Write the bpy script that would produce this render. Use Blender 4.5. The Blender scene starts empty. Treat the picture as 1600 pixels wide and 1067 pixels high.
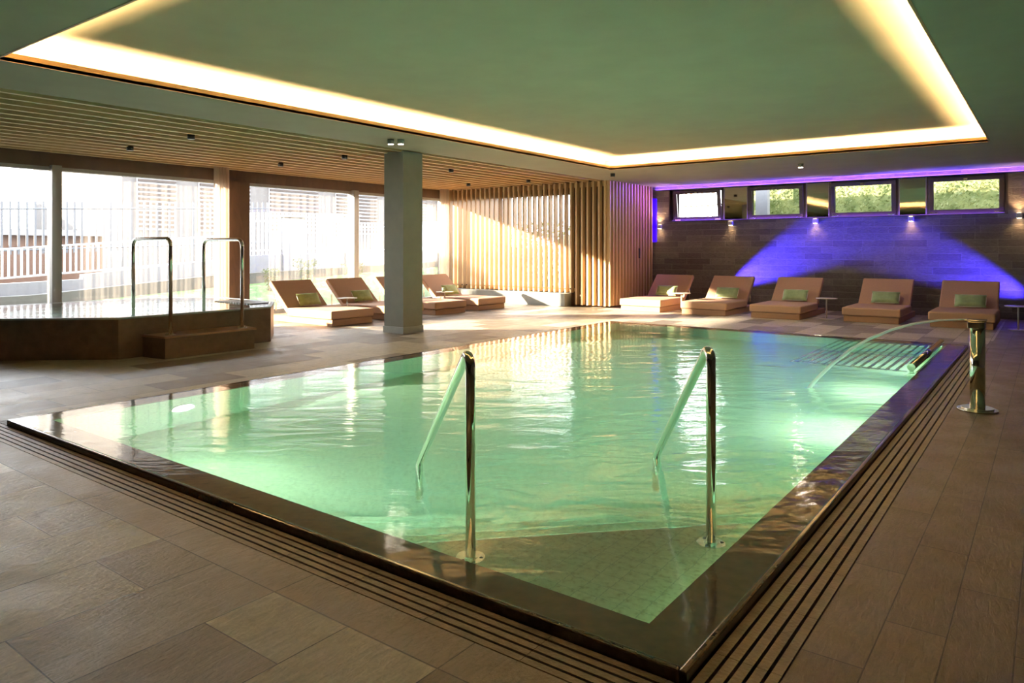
import bpy, bmesh, math, random
from mathutils import Vector, Matrix
random.seed(7)
sc = bpy.context.scene
COL = sc.collection
PI = math.pi

# ------------------------------------------------------------------ helpers
class MB:
    """collects shapes and links them as ONE mesh object"""
    def __init__(s): s.v = []; s.f = []; s.sm = []
    def add(s, vs, fs, smooth=False):
        o = len(s.v); s.v += [tuple(v) for v in vs]
        for f in fs: s.f.append([i + o for i in f]); s.sm.append(smooth)
        return s
    def box(s, x0, x1, y0, y1, z0, z1):
        vs = [(x, y, z) for x in (x0, x1) for y in (y0, y1) for z in (z0, z1)]
        return s.add(vs, [(0, 1, 3, 2), (4, 6, 7, 5), (0, 4, 5, 1), (2, 3, 7, 6), (0, 2, 6, 4), (1, 5, 7, 3)])
    def prism(s, pts, z0, z1, smooth=False):
        """vertical prism from an outline (counter-clockwise)"""
        n = len(pts)
        vs = [(p[0], p[1], z0) for p in pts] + [(p[0], p[1], z1) for p in pts]
        s.add(vs, [tuple(reversed(range(n))), tuple(range(n, 2 * n))])
        o = len(s.v) - 2 * n
        for i in range(n):
            j = (i + 1) % n
            s.f.append([o + i, o + j, o + n + j, o + n + i]); s.sm.append(smooth)
        return s
    def extr(s, prof, axis, a, b):
        """extrude a closed 2-D outline along x or y; prof gives (other, z)"""
        n = len(prof)
        if axis == 'x': vs = [(a, p[0], p[1]) for p in prof] + [(b, p[0], p[1]) for p in prof]
        else: vs = [(p[0], a, p[1]) for p in prof] + [(p[0], b, p[1]) for p in prof]
        fs = [tuple(reversed(range(n))), tuple(range(n, 2 * n))]
        fs += [(i, (i + 1) % n, n + (i + 1) % n, n + i) for i in range(n)]
        return s.add(vs, fs)
    def cyl(s, c, r, h, n=24, r2=None, axis='z'):
        r2 = r if r2 is None else r2
        vs = []
        for k, (rr, hh) in enumerate(((r, 0), (r2, h))):
            for i in range(n):
                t = 2 * PI * i / n; a, b = rr * math.cos(t), rr * math.sin(t)
                if axis == 'z': vs.append((c[0] + a, c[1] + b, c[2] + hh))
                elif axis == 'y': vs.append((c[0] + a, c[1] + hh, c[2] + b))
                else: vs.append((c[0] + hh, c[1] + a, c[2] + b))
        o = len(s.v); s.v += vs
        for i in range(n):
            j = (i + 1) % n; s.f.append([o + i, o + j, o + n + j, o + n + i]); s.sm.append(True)
        s.f.append([o + i for i in reversed(range(n))]); s.sm.append(False)
        s.f.append([o + n + i for i in range(n)]); s.sm.append(False)
        return s
    def tube(s, pts, r, n=16):
        pts = [Vector(p) for p in pts]
        t0 = (pts[1] - pts[0]).normalized()
        up = Vector((0, 0, 1)) if abs(t0.z) < .9 else Vector((1, 0, 0))
        nrm = t0.cross(up).normalized(); o = len(s.v); m = len(pts)
        for i, p in enumerate(pts):
            t = (pts[min(i + 1, m - 1)] - pts[max(i - 1, 0)]).normalized()
            nrm = (nrm - t * nrm.dot(t)).normalized(); bi = t.cross(nrm)
            rr = r[i] if isinstance(r, (list, tuple)) else r
            for k in range(n):
                a = 2 * PI * k / n
                s.v.append(tuple(p + (nrm * math.cos(a) + bi * math.sin(a)) * rr))
        for i in range(m - 1):
            for k in range(n):
                l = (k + 1) % n
                s.f.append([o + i * n + k, o + i * n + l, o + (i + 1) * n + l, o + (i + 1) * n + k]); s.sm.append(True)
        s.f.append([o + k for k in reversed(range(n))]); s.sm.append(False)
        s.f.append([o + (m - 1) * n + k for k in range(n)]); s.sm.append(False)
        return s
    def build(s, name, mat, parent=None, bevel=0, loc=None, seg=2):
        me = bpy.data.meshes.new(name)
        me.from_pydata(s.v, [], s.f)
        for p, q in zip(me.polygons, s.sm): p.use_smooth = q
        if mat: me.materials.append(mat)
        bm = bmesh.new(); bm.from_mesh(me); bmesh.ops.recalc_face_normals(bm, faces=bm.faces); bm.to_mesh(me); bm.free()
        o = bpy.data.objects.new(name, me); COL.objects.link(o)
        if bevel:
            b = o.modifiers.new('bevel', 'BEVEL'); b.width = bevel; b.segments = seg; b.limit_method = 'ANGLE'
            b.harden_normals = False
        if parent: o.parent = parent
        if loc: o.location = loc
        return o

def fillet(pts, rad, n=8):
    """round the corners of a polyline"""
    P = [Vector(p) for p in pts]; out = [P[0]]
    for i in range(1, len(P) - 1):
        a, b, c = P[i - 1], P[i], P[i + 1]
        u = (a - b).normalized(); v = (c - b).normalized()
        r = rad[i - 1] if isinstance(rad, (list, tuple)) else rad
        ang = u.angle(v); d = min(r / math.tan(ang / 2), (a - b).length * .49, (c - b).length * .49)
        rr = d * math.tan(ang / 2)
        ctr = b + (u + v).normalized() * (rr / math.sin(ang / 2))
        s0 = b + u * d - ctr; s1 = b + v * d - ctr
        tot = s0.angle(s1); ax = s0.cross(s1).normalized()
        for k in range(n + 1):
            out.append(ctr + Matrix.Rotation(tot * k / n, 3, ax) @ s0)
    out.append(P[-1]); return out

def tag(o, label=None, cat=None, group=None, kind=None):
    if label: o['label'] = label
    if cat: o['category'] = cat
    if group: o['group'] = group
    if kind: o['kind'] = kind
    return o
def empty(name, loc=(0, 0, 0), rz=0):
    o = bpy.data.objects.new(name, None); COL.objects.link(o)
    o.location = loc; o.rotation_euler = (0, 0, rz); o.empty_display_size = .1
    return o
def struct(o): o['kind'] = 'structure'; return o
def copy_tree(o, parent=None):
    c = o.copy(); COL.objects.link(c); c.parent = parent
    for ch in list(KIDS.get(o.name, [])):
        d = copy_tree(ch, c)
    return c
KIDS = {}
def index_kids():
    KIDS.clear()
    for o in COL.objects:
        if o.parent: KIDS.setdefault(o.parent.name, []).append(o)

# ------------------------------------------------------------------ materials
def mat(name):
    m = bpy.data.materials.new(name); m.use_nodes = True
    nt = m.node_tree; b = nt.nodes['Principled BSDF']
    return m, nt, b
def N(nt, t, **k):
    n = nt.nodes.new(t)
    for a, v in k.items():
        if hasattr(n, a): setattr(n, a, v)
    return n
def L(nt, a, b): nt.links.new(a, b)
def objco(nt, scale=(1, 1, 1), rot=(0, 0, 0), loc=(0, 0, 0)):
    t = N(nt, 'ShaderNodeTexCoord'); m = N(nt, 'ShaderNodeMapping')
    m.inputs['Scale'].default_value = scale; m.inputs['Rotation'].default_value = rot; m.inputs['Location'].default_value = loc
    L(nt, t.outputs['Object'], m.inputs['Vector']); return m.outputs['Vector']
def ramp(nt, fac, stops):
    r = N(nt, 'ShaderNodeValToRGB'); e = r.color_ramp.elements
    while len(e) < len(stops): e.new(.5)
    for i, (p, c) in enumerate(stops):
        e[i].position = p; e[i].color = (*c, 1) if len(c) == 3 else c
    L(nt, fac, r.inputs['Fac']); return r.outputs['Color']
def simple(name, col, rough=.5, metal=0, noise=.12, nscale=6, bump=0, bscale=60, spec=.5):
    m, nt, b = mat(name)
    v = objco(nt)
    n = N(nt, 'ShaderNodeTexNoise'); n.inputs['Scale'].default_value = nscale; n.inputs['Detail'].default_value = 4
    L(nt, v, n.inputs['Vector'])
    c0 = tuple(max(0, c * (1 - noise)) for c in col); c1 = tuple(min(1, c * (1 + noise)) for c in col)
    L(nt, ramp(nt, n.outputs['Fac'], [(.3, c0), (.7, c1)]), b.inputs['Base Color'])
    b.inputs['Roughness'].default_value = rough; b.inputs['Metallic'].default_value = metal
    b.inputs['Specular IOR Level'].default_value = spec
    if bump:
        n2 = N(nt, 'ShaderNodeTexNoise'); n2.inputs['Scale'].default_value = bscale; n2.inputs['Detail'].default_value = 5
        L(nt, v, n2.inputs['Vector'])
        bp = N(nt, 'ShaderNodeBump'); bp.inputs['Strength'].default_value = bump; bp.inputs['Distance'].default_value = .01
        L(nt, n2.outputs['Fac'], bp.inputs['Height']); L(nt, bp.outputs['Normal'], b.inputs['Normal'])
    return m
def emit(name, col, s):
    m, nt, b = mat(name)
    b.inputs['Base Color'].default_value = (*col, 1)
    b.inputs['Emission Color'].default_value = (*col, 1); b.inputs['Emission Strength'].default_value = s
    return m

def tile_mat(name, w, h, off, scale_col=1.0, dark=(.165, .136, .097), light=(.52, .47, .375)):
    """rough slate-look porcelain planks; rows run along Y"""
    m, nt, b = mat(name)
    tc = N(nt, 'ShaderNodeTexCoord'); sp = N(nt, 'ShaderNodeSeparateXYZ'); cb = N(nt, 'ShaderNodeCombineXYZ')
    L(nt, tc.outputs['Object'], sp.inputs[0])
    ax = N(nt, 'ShaderNodeMath', operation='ADD'); ax.inputs[1].default_value = off[1]
    ay = N(nt, 'ShaderNodeMath', operation='ADD'); ay.inputs[1].default_value = off[0]
    L(nt, sp.outputs['Y'], ax.inputs[0]); L(nt, sp.outputs['X'], ay.inputs[0])
    L(nt, ax.outputs[0], cb.inputs['X']); L(nt, ay.outputs[0], cb.inputs['Y'])
    br = N(nt, 'ShaderNodeTexBrick', offset=.45, offset_frequency=2, squash=1)
    for k, v in (('Scale', 1), ('Mortar Size', .0028), ('Mortar Smooth', .1), ('Bias', .0), ('Brick Width', w), ('Row Height', h)):
        br.inputs[k].default_value = v
    br.inputs['Color1'].default_value = (0, 0, 0, 1); br.inputs['Color2'].default_value = (1, 1, 1, 1); br.inputs['Mortar'].default_value = (.3, .3, .3, 1)
    L(nt, cb.outputs[0], br.inputs['Vector'])
    # grain running along the tile
    mp = N(nt, 'ShaderNodeMapping'); mp.inputs['Scale'].default_value = (26, 7, 1); mp.inputs['Rotation'].default_value = (0, 0, .45)
    L(nt, tc.outputs['Object'], mp.inputs['Vector'])
    n1 = N(nt, 'ShaderNodeTexNoise'); n1.inputs['Scale'].default_value = 1.6; n1.inputs['Detail'].default_value = 8; n1.inputs['Roughness'].default_value = .62; n1.inputs['Distortion'].default_value = .8
    L(nt, mp.outputs[0], n1.inputs['Vector'])
    n2 = N(nt, 'ShaderNodeTexNoise'); n2.inputs['Scale'].default_value = 70; n2.inputs['Detail'].default_value = 6; n2.inputs['Roughness'].default_value = .7
    L(nt, tc.outputs['Object'], n2.inputs['Vector'])
    n3 = N(nt, 'ShaderNodeTexNoise'); n3.inputs['Scale'].default_value = 3.5; n3.inputs['Detail'].default_value = 3
    L(nt, tc.outputs['Object'], n3.inputs['Vector'])
    base = ramp(nt, br.outputs['Color'], [(0, dark), (.4, tuple(a * .75 + c * .25 for a, c in zip(dark, light))), (.6, light)])
    mx = N(nt, 'ShaderNodeMix', data_type='RGBA', blend_type='MULTIPLY'); mx.inputs[0].default_value = .75
    L(nt, base, mx.inputs[6]); L(nt, ramp(nt, n1.outputs['Fac'], [(.3, (.62, .6, .57)), (.72, (1.2, 1.2, 1.2))]), mx.inputs[7])
    mx2 = N(nt, 'ShaderNodeMix', data_type='RGBA', blend_type='MULTIPLY'); mx2.inputs[0].default_value = .6
    L(nt, mx.outputs[2], mx2.inputs[6]); L(nt, ramp(nt, n2.outputs['Fac'], [(.3, (.7, .7, .7)), (.7, (1.15, 1.15, 1.15))]), mx2.inputs[7])
    mo = N(nt, 'ShaderNodeMix', data_type='RGBA'); mo.inputs[7].default_value = (.02, .015, .01, 1)
    L(nt, br.outputs['Fac'], mo.inputs[0]); L(nt, mx2.outputs[2], mo.inputs[6])
    L(nt, mo.outputs[2], b.inputs['Base Color'])
    L(nt, ramp(nt, n3.outputs['Fac'], [(.3, (.37,) * 3), (.7, (.52,) * 3)]), b.inputs['Roughness'])
    b.inputs['Specular IOR Level'].default_value = .5
    # height
    s1 = N(nt, 'ShaderNodeMath', operation='MULTIPLY_ADD'); s1.inputs[1].default_value = .35
    L(nt, n2.outputs['Fac'], s1.inputs[0]); L(nt, n1.outputs['Fac'], s1.inputs[2])
    s2 = N(nt, 'ShaderNodeMath', operation='MULTIPLY_ADD'); s2.inputs[1].default_value = -1.2
    L(nt, br.outputs['Fac'], s2.inputs[0]); L(nt, s1.outputs[0], s2.inputs[2])
    bp = N(nt, 'ShaderNodeBump'); bp.inputs['Strength'].default_value = .75; bp.inputs['Distance'].default_value = .010
    L(nt, s2.outputs[0], bp.inputs['Height']); L(nt, bp.outputs['Normal'], b.inputs['Normal'])
    return m

M = {}
M['deck'] = tile_mat('slate_deck_tiles', .9, .45, (.74 + 18.0, -.08 + 10.8))
M['deck_narrow'] = tile_mat('slate_deck_planks', .87, .2, (.7, .46), dark=(.13, .098, .064), light=(.17, .132, .088))
M['deck_border'] = tile_mat('slate_border_planks', .9, .2, (.74, -.08), dark=(.17, .137, .10), light=(.23, .19, .145))
def swap_border():
    # the border row beside the near edge runs along X
    m = M['deck_border']; nt = m.node_tree
    cb = [n for n in nt.nodes if n.type == 'COMBXYZ'][0]; mm = [l.from_socket for l in cb.inputs['X'].links], [l.from_socket for l in cb.inputs['Y'].links]
    a, c = mm[0][0], mm[1][0]
    nt.links.new(a, cb.inputs['Y']); nt.links.new(c, cb.inputs['X'])
    nt.nodes  # offsets: y+.. aligned so the row spans 1.78..1.98
    for n in nt.nodes:
        if n.type == 'MATH' and n.operation == 'ADD':
            src = n.inputs[0].links[0].from_socket.name if n.inputs[0].links else ''
            n.inputs[1].default_value = .02 if src == 'Y' else .74
swap_border()

def stone_mat():
    m, nt, b = mat('dark_slate_cladding')
    tc = N(nt, 'ShaderNodeTexCoord'); mp = N(nt, 'ShaderNodeMapping'); mp.inputs['Rotation'].default_value = (PI / 2, 0, 0)
    L(nt, tc.outputs['Object'], mp.inputs['Vector'])
    sp = N(nt, 'ShaderNodeSeparateXYZ'); L(nt, tc.outputs['Object'], sp.inputs[0])
    cb = N(nt, 'ShaderNodeCombineXYZ'); L(nt, sp.outputs['X'], cb.inputs['X']); L(nt, sp.outputs['Z'], cb.inputs['Y'])
    br = N(nt, 'ShaderNodeTexBrick', offset=.37, offset_frequency=2, squash=1.35, squash_frequency=3)
    for k, v in (('Scale', 1), ('Mortar Size', .004), ('Mortar Smooth', .3), ('Bias', 0), ('Brick Width', .62), ('Row Height', .145)):
        br.inputs[k].default_value = v
    br.inputs['Color1'].default_value = (0, 0, 0, 1); br.inputs['Color2'].default_value = (1, 1, 1, 1); br.inputs['Mortar'].default_value = (.5, .5, .5, 1)
    L(nt, cb.outputs[0], br.inputs['Vector'])
    n1 = N(nt, 'ShaderNodeTexNoise'); n1.inputs['Scale'].default_value = 9; n1.inputs['Detail'].default_value = 8; n1.inputs['Roughness'].default_value = .7; n1.inputs['Distortion'].default_value = 1.5
    mp2 = N(nt, 'ShaderNodeMapping'); mp2.inputs['Scale'].default_value = (1, 1, 2.4); L(nt, tc.outputs['Object'], mp2.inputs['Vector']); L(nt, mp2.outputs[0], n1.inputs['Vector'])
    base = ramp(nt, br.outputs['Color'], [(0, (.10, .085, .078)), (1, (.19, .165, .15))])
    mx = N(nt, 'ShaderNodeMix', data_type='RGBA', blend_type='MULTIPLY'); mx.inputs[0].default_value = .8
    L(nt, base, mx.inputs[6]); L(nt, ramp(nt, n1.outputs['Fac'], [(.3, (.55, .55, .55)), (.7, (1.25, 1.25, 1.25))]), mx.inputs[7])
    mo = N(nt, 'ShaderNodeMix', data_type='RGBA'); mo.inputs[7].default_value = (.24, .21, .2, 1)
    L(nt, br.outputs['Fac'], mo.inputs[0]); L(nt, mx.outputs[2], mo.inputs[6]); L(nt, mo.outputs[2], b.inputs['Base Color'])
    b.inputs['Roughness'].default_value = .6
    a = N(nt, 'ShaderNodeMath', operation='MULTIPLY_ADD'); a.inputs[1].default_value = .6
    L(nt, br.outputs['Color'], a.inputs[0]); L(nt, n1.outputs['Fac'], a.inputs[2])
    bp = N(nt, 'ShaderNodeBump'); bp.inputs['Strength'].default_value = .9; bp.inputs['Distance'].default_value = .02
    L(nt, a.outputs[0], bp.inputs['Height']); L(nt, bp.outputs['Normal'], b.inputs['Normal'])
    return m
M['stone'] = stone_mat()

def wood_mat(name, c0, c1, grain=(1, 1, 1), rough=.5):
    m, nt, b = mat(name)
    v = objco(nt, grain)
    n = N(nt, 'ShaderNodeTexNoise'); n.inputs['Scale'].default_value = 6; n.inputs['Detail'].default_value = 6; n.inputs['Distortion'].default_value = 1.2
    L(nt, v, n.inputs['Vector'])
    L(nt, ramp(nt, n.outputs['Fac'], [(.3, c0), (.7, c1)]), b.inputs['Base Color'])
    b.inputs['Roughness'].default_value = rough
    return m
M['slat'] = wood_mat('oak_slat', (.50, .33, .17), (.60, .42, .23), (6, 6, .4))
M['slat_ceiling'] = wood_mat('oak_ceiling_slat', (.58, .37, .18), (.68, .46, .24), (6, .3, 6))
M['wood_dark'] = wood_mat('brown_wood_panel', (.075, .037, .018), (.125, .062, .03), (3, 1, .3))
M['felt'] = simple('dark_backing_felt', (.2, .10, .043), .95)
M['plaster'] = simple('taupe_ceiling_plaster', (.31, .295, .225), .75, noise=.05, nscale=2, bump=.1, bscale=14)
M['plaster_wall'] = simple('dark_wall_plaster', (.12, .105, .085), .8, noise=.06)
M['column'] = simple('olive_grey_plaster', (.20, .20, .165), .7, noise=.05, bump=.05)
M['white_plaster'] = simple('white_exterior_render', (.20, .195, .19), .8, noise=.05)
M['plinth'] = simple('grey_stone_plinth', (.34, .36, .34), .5, noise=.08)
M['brownstone'] = simple('brown_stone_cladding', (.085, .055, .036), .42, noise=.3, nscale=8, bump=.2, bscale=30)
M['rim'] = simple('dark_brown_granite', (.055, .035, .02), .16, noise=.25, nscale=40)
M['ledge'] = simple('brown_ledge_tile', (.20, .13, .07), .4, noise=.15, nscale=18)
M['channel'] = simple('dark_drain_channel', (.012, .009, .007), .9)
M['gridbar'] = simple('stone_grille_bar', (.18, .135, .10), .5, noise=.2, nscale=12, bump=.4, bscale=60)
M['steel'] = simple('polished_steel', (.83, .79, .72), .07, 1, noise=.01)
M['steel_flange'] = simple('steel_flange', (.85, .82, .76), .16, 1, noise=.01)
M['black_metal'] = simple('black_powder_coat', (.018, .016, .014), .4)
M['frame'] = simple('bronze_window_frame', (.055, .045, .028), .35)
M['alu'] = simple('grey_window_frame', (.30, .29, .26), .4, noise=.03)
M['fabric'] = simple('tan_upholstery', (.48, .29, .18), .85, noise=.07, nscale=90, bump=.15, bscale=400)
M['fabric_base'] = simple('brown_lounger_base', (.36, .21, .12), .8, noise=.08, nscale=60)
M['green'] = simple('olive_green_velvet', (.36, .42, .16), .7, noise=.2, nscale=9, bump=.1, bscale=200)
M['green_r'] = simple('sage_green_satin', (.30, .40, .20), .5, noise=.15, nscale=9, bump=.1, bscale=200)
M['linen'] = simple('pale_linen', (.75, .72, .60), .8)
M['table'] = simple('cream_lacquer_table', (.62, .56, .47), .3, noise=.03)
M['fence_white'] = simple('white_fence_paint', (.62, .62, .62), .5, noise=.02)
M['fence_grey'] = simple('grey_fence_paint', (.07, .075, .08), .6, noise=.04)
M['fence_peach'] = simple('peach_timber', (.30, .19, .12), .7)
M['shutter'] = simple('brown_shutter', (.03, .02, .014), .7)
M['facade'] = simple('pale_facade', (.085, .078, .072), .8)
M['facade_brown'] = wood_mat('timber_hut_boards', (.07, .03, .015), (.10, .045, .022), (1, 8, .4))
M['glassdark'] = simple('dark_pane', (.12, .13, .15), .1)
M['soil'] = simple('dry_soil_path', (.10, .088, .065), .95, noise=.15, nscale=2)
M['led'] = emit('warm_led_strip', (1, .72, .38), 14)
M['lamp'] = emit('downlight_glow', (1, .88, .70), 30)
M['lamp_off'] = simple('downlight_lens', (.25, .22, .18), .3)
M['blue_led'] = emit('blue_led', (.03, .0, .85), .9)
M['sconce'] = simple('brushed_sconce', (.62, .6, .6), .35, noise=.03)
M['sconce_glow'] = emit('sconce_lamp', (1, .7, .4), 20)

def lawn_mat():
    m, nt, b = mat('sunny_lawn'); v = objco(nt)
    n = N(nt, 'ShaderNodeTexNoise'); n.inputs['Scale'].default_value = 5; n.inputs['Detail'].default_value = 8
    L(nt, v, n.inputs['Vector'])
    L(nt, ramp(nt, n.outputs['Fac'], [(.35, (.04, .08, .015)), (.55, (.08, .12, .03)), (.7, (.2, .19, .12))]), b.inputs['Base Color'])
    b.inputs['Roughness'].default_value = .9; return m
M['lawn'] = lawn_mat()
def leaf_mat(name, a, c):
    m, nt, b = mat(name); v = objco(nt)
    n = N(nt, 'ShaderNodeTexNoise'); n.inputs['Scale'].default_value = 3; n.inputs['Detail'].default_value = 5
    L(nt, v, n.inputs['Vector']); cc = ramp(nt, n.outputs['Fac'], [(.35, a), (.65, c)])
    L(nt, cc, b.inputs['Base Color']); b.inputs['Roughness'].default_value = .6
    tr = N(nt, 'ShaderNodeBsdfTranslucent'); L(nt, cc, tr.inputs['Color'])
    ms = N(nt, 'ShaderNodeMixShader'); ms.inputs[0].default_value = .5
    L(nt, b.outputs[0], ms.inputs[1]); L(nt, tr.outputs[0], ms.inputs[2])
    L(nt, ms.outputs[0], nt.nodes['Material Output'].inputs['Surface']); return m
M['leaf'] = leaf_mat('hedge_leaf', (.09, .12, .03), (.34, .35, .15))
M['leaf_pale'] = leaf_mat('pale_weed_leaf', (.07, .09, .025), (.2, .19, .10))

def glass_mat(name, tint=(1, 1, 1)):
    m, nt, b = mat(name); nt.nodes.remove(b)
    tr = N(nt, 'ShaderNodeBsdfTransparent'); tr.inputs[0].default_value = (*tint, 1)
    gl = N(nt, 'ShaderNodeBsdfGlossy'); gl.inputs['Roughness'].default_value = .01
    fr = N(nt, 'ShaderNodeFresnel'); fr.inputs['IOR'].default_value = 1.35
    ms = N(nt, 'ShaderNodeMixShader'); L(nt, fr.outputs[0], ms.inputs[0]); L(nt, tr.outputs[0], ms.inputs[1]); L(nt, gl.outputs[0], ms.inputs[2])
    L(nt, ms.outputs[0], nt.nodes['Material Output'].inputs['Surface']); return m
M['glass'] = glass_mat('clear_window_glass')
def mirror():
    m, nt, b = mat('mirror_panel'); b.inputs['Metallic'].default_value = 1; b.inputs['Roughness'].default_value = .03
    b.inputs['Base Color'].default_value = (.62, .62, .6, 1); return m
M['mirror'] = mirror()

def curtain_mat(name, open_, col):
    m, nt, b = mat(name); nt.nodes.remove(b)
    v = objco(nt, (1, 1, .02))
    n = N(nt, 'ShaderNodeTexNoise'); n.inputs['Scale'].default_value = 9; n.inputs['Detail'].default_value = 9; n.inputs['Roughness'].default_value = .75
    L(nt, v, n.inputs['Vector'])
    f = ramp(nt, n.outputs['Fac'], [(.3, (open_[0],) * 3), (.72, (open_[1],) * 3)])
    tr = N(nt, 'ShaderNodeBsdfTransparent')
    tl = N(nt, 'ShaderNodeBsdfTranslucent'); tl.inputs[0].default_value = (*col, 1)
    df = N(nt, 'ShaderNodeBsdfDiffuse'); df.inputs[0].default_value = (*col, 1)
    m1 = N(nt, 'ShaderNodeMixShader'); m1.inputs[0].default_value = .45; L(nt, tl.outputs[0], m1.inputs[1]); L(nt, df.outputs[0], m1.inputs[2])
    m2 = N(nt, 'ShaderNodeMixShader'); L(nt, f, m2.inputs[0]); L(nt, tr.outputs[0], m2.inputs[1]); L(nt, m1.outputs[0], m2.inputs[2])
    L(nt, m2.outputs[0], nt.nodes['Material Output'].inputs['Surface']); return m
M['sheer'] = curtain_mat('sheer_voile', (.03, .2), (.5, .46, .43))
M['sheer_thick'] = curtain_mat('gathered_voile', (.55, .85), (.80, .66, .54))

def water_mat():
    m, nt, b = mat('pool_water')
    b.inputs['Base Color'].default_value = (1, 1, 1, 1); b.inputs['Roughness'].default_value = .075
    b.inputs['IOR'].default_value = 1.33; b.inputs['Transmission Weight'].default_value = 1
    v = objco(nt, (1, 1, 1), (0, 0, math.radians(-37)))
    mp = N(nt, 'ShaderNodeMapping'); mp.inputs['Scale'].default_value = (.9, 2.0, 1); L(nt, v, mp.inputs['Vector'])
    n1 = N(nt, 'ShaderNodeTexNoise'); n1.inputs['Scale'].default_value = 1.6; n1.inputs['Detail'].default_value = 3; n1.inputs['Distortion'].default_value = .8
    L(nt, mp.outputs[0], n1.inputs['Vector'])
    n2 = N(nt, 'ShaderNodeTexNoise'); n2.inputs['Scale'].default_value = 14; n2.inputs['Detail'].default_value = 3
    L(nt, mp.outputs[0], n2.inputs['Vector'])
    # ripples grow towards the splash of the jet and die out near the corner
    tc = N(nt, 'ShaderNodeTexCoord'); d = N(nt, 'ShaderNodeVectorMath', operation='DISTANCE'); d.inputs[1].default_value = (-1.95, 7.3, .04)
    L(nt, tc.outputs['Object'], d.inputs[0])
    k = N(nt, 'ShaderNodeMapRange'); k.inputs['From Min'].default_value = 0; k.inputs['From Max'].default_value = 6; k.inputs['To Min'].default_value = 1; k.inputs['To Max'].default_value = .22
    L(nt, d.outputs['Value'], k.inputs['Value'])
    a = N(nt, 'ShaderNodeMath', operation='MULTIPLY_ADD'); a.inputs[1].default_value = .12; L(nt, n2.outputs['Fac'], a.inputs[0]); L(nt, n1.outputs['Fac'], a.inputs[2])
    bp = N(nt, 'ShaderNodeBump'); bp.inputs['Distance'].default_value = .022
    L(nt, k.outputs[0], bp.inputs['Strength']); L(nt, a.outputs[0], bp.inputs['Height']); L(nt, bp.outputs['Normal'], b.inputs['Normal'])
    va = N(nt, 'ShaderNodeVolumeAbsorption'); va.inputs['Color'].default_value = (.36, .88, .87, 1); va.inputs['Density'].default_value = .36
    L(nt, va.outputs[0], nt.nodes['Material Output'].inputs['Volume'])
    return m
M['water'] = water_mat()
def jet_mat():
    m, nt, b = mat('falling_water')
    b.inputs['Roughness'].default_value = .3; b.inputs['IOR'].default_value = 1.33; b.inputs['Transmission Weight'].default_value = .1
    b.inputs['Base Color'].default_value = (.95, .96, 1, 1)
    v = objco(nt, (3, 60, 3)); n = N(nt, 'ShaderNodeTexNoise'); n.inputs['Scale'].default_value = 3; L(nt, v, n.inputs['Vector'])
    bp = N(nt, 'ShaderNodeBump'); bp.inputs['Strength'].default_value = .4; bp.inputs['Distance'].default_value = .01
    L(nt, n.outputs['Fac'], bp.inputs['Height']); L(nt, bp.outputs['Normal'], b.inputs['Normal']); return m
M['jet'] = jet_mat()
def mosaic_mat():
    m, nt, b = mat('pale_green_pool_tiles'); v = objco(nt)
    n = N(nt, 'ShaderNodeTexNoise'); n.inputs['Scale'].default_value = 38; n.inputs['Detail'].default_value = 6; L(nt, v, n.inputs['Vector'])
    n2 = N(nt, 'ShaderNodeTexNoise'); n2.inputs['Scale'].default_value = 1.2; L(nt, v, n2.inputs['Vector'])
    c = ramp(nt, n.outputs['Fac'], [(.30, (.52, .52, .30)), (.44, (.68, .72, .48)), (.7, (.78, .82, .58))])
    br = N(nt, 'ShaderNodeTexBrick', offset=0); br.inputs['Scale'].default_value = 1; br.inputs['Brick Width'].default_value = .1; br.inputs['Row Height'].default_value = .1; br.inputs['Mortar Size'].default_value = .0015
    L(nt, v, br.inputs['Vector'])
    mo = N(nt, 'ShaderNodeMix', data_type='RGBA'); mo.inputs[7].default_value = (.45, .5, .34, 1); L(nt, br.outputs['Fac'], mo.inputs[0]); L(nt, c, mo.inputs[6])
    L(nt, mo.outputs[2], b.inputs['Base Color']); b.inputs['Roughness'].default_value = .5; return m
M['mosaic'] = mosaic_mat()

# ------------------------------------------------------------------ camera
cam_d = bpy.data.cameras.new('camera'); cam = bpy.data.objects.new('camera', cam_d); COL.objects.link(cam)
cam.location = (0, 0, 1.40); cam.rotation_euler = (PI / 2, 0, math.radians(36.764))
cam_d.sensor_width = 36; cam_d.lens = 1127 / 1600 * 36; cam_d.shift_y = -144.5 / 1600; cam_d.clip_end = 200
sc.camera = cam

# ------------------------------------------------------------------ dimensions
PX0, PX1, PY0, PY1 = -6.62, -.965, 2.215, 12.0     # pool water
WZ = .04                                          # water level
XW, YS, CZ, RZ = -13.45, 17.4, 3.02, 3.23         # window wall, stone wall, soffit, recess
LED = .2
# ------------------------------------------------------------------ floor
gx, gy = -.70, 1.975       # outer edge of the grilles
fl = MB()
def rect(mb, x0, x1, y0, y1, z=0): mb.box(x0, x1, y0, y1, z - .12, z)
rect(fl, XW - .2, -6.86, -2.6, YS)                       # window side
rect(fl, -6.86, -.70, -2.6, 1.775)                       # camera side
rect(fl, -6.86, -.70, 12.26, YS)                         # far side
f = struct(fl.build('floor', M['deck']))
fl = MB(); rect(fl, -.70, 3.2, -2.6, YS); struct(fl.build('floor_side', M['deck_narrow']))
fl = MB(); rect(fl, -6.86, -.70, 1.775, 1.975); struct(fl.build('floor_border', M['deck_border']))
sub = MB(); sub.box(XW - .2, 3.2, -2.6, YS, -1.6, -1.45); struct(sub.build('floor_base', M['plaster_wall']))

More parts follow.
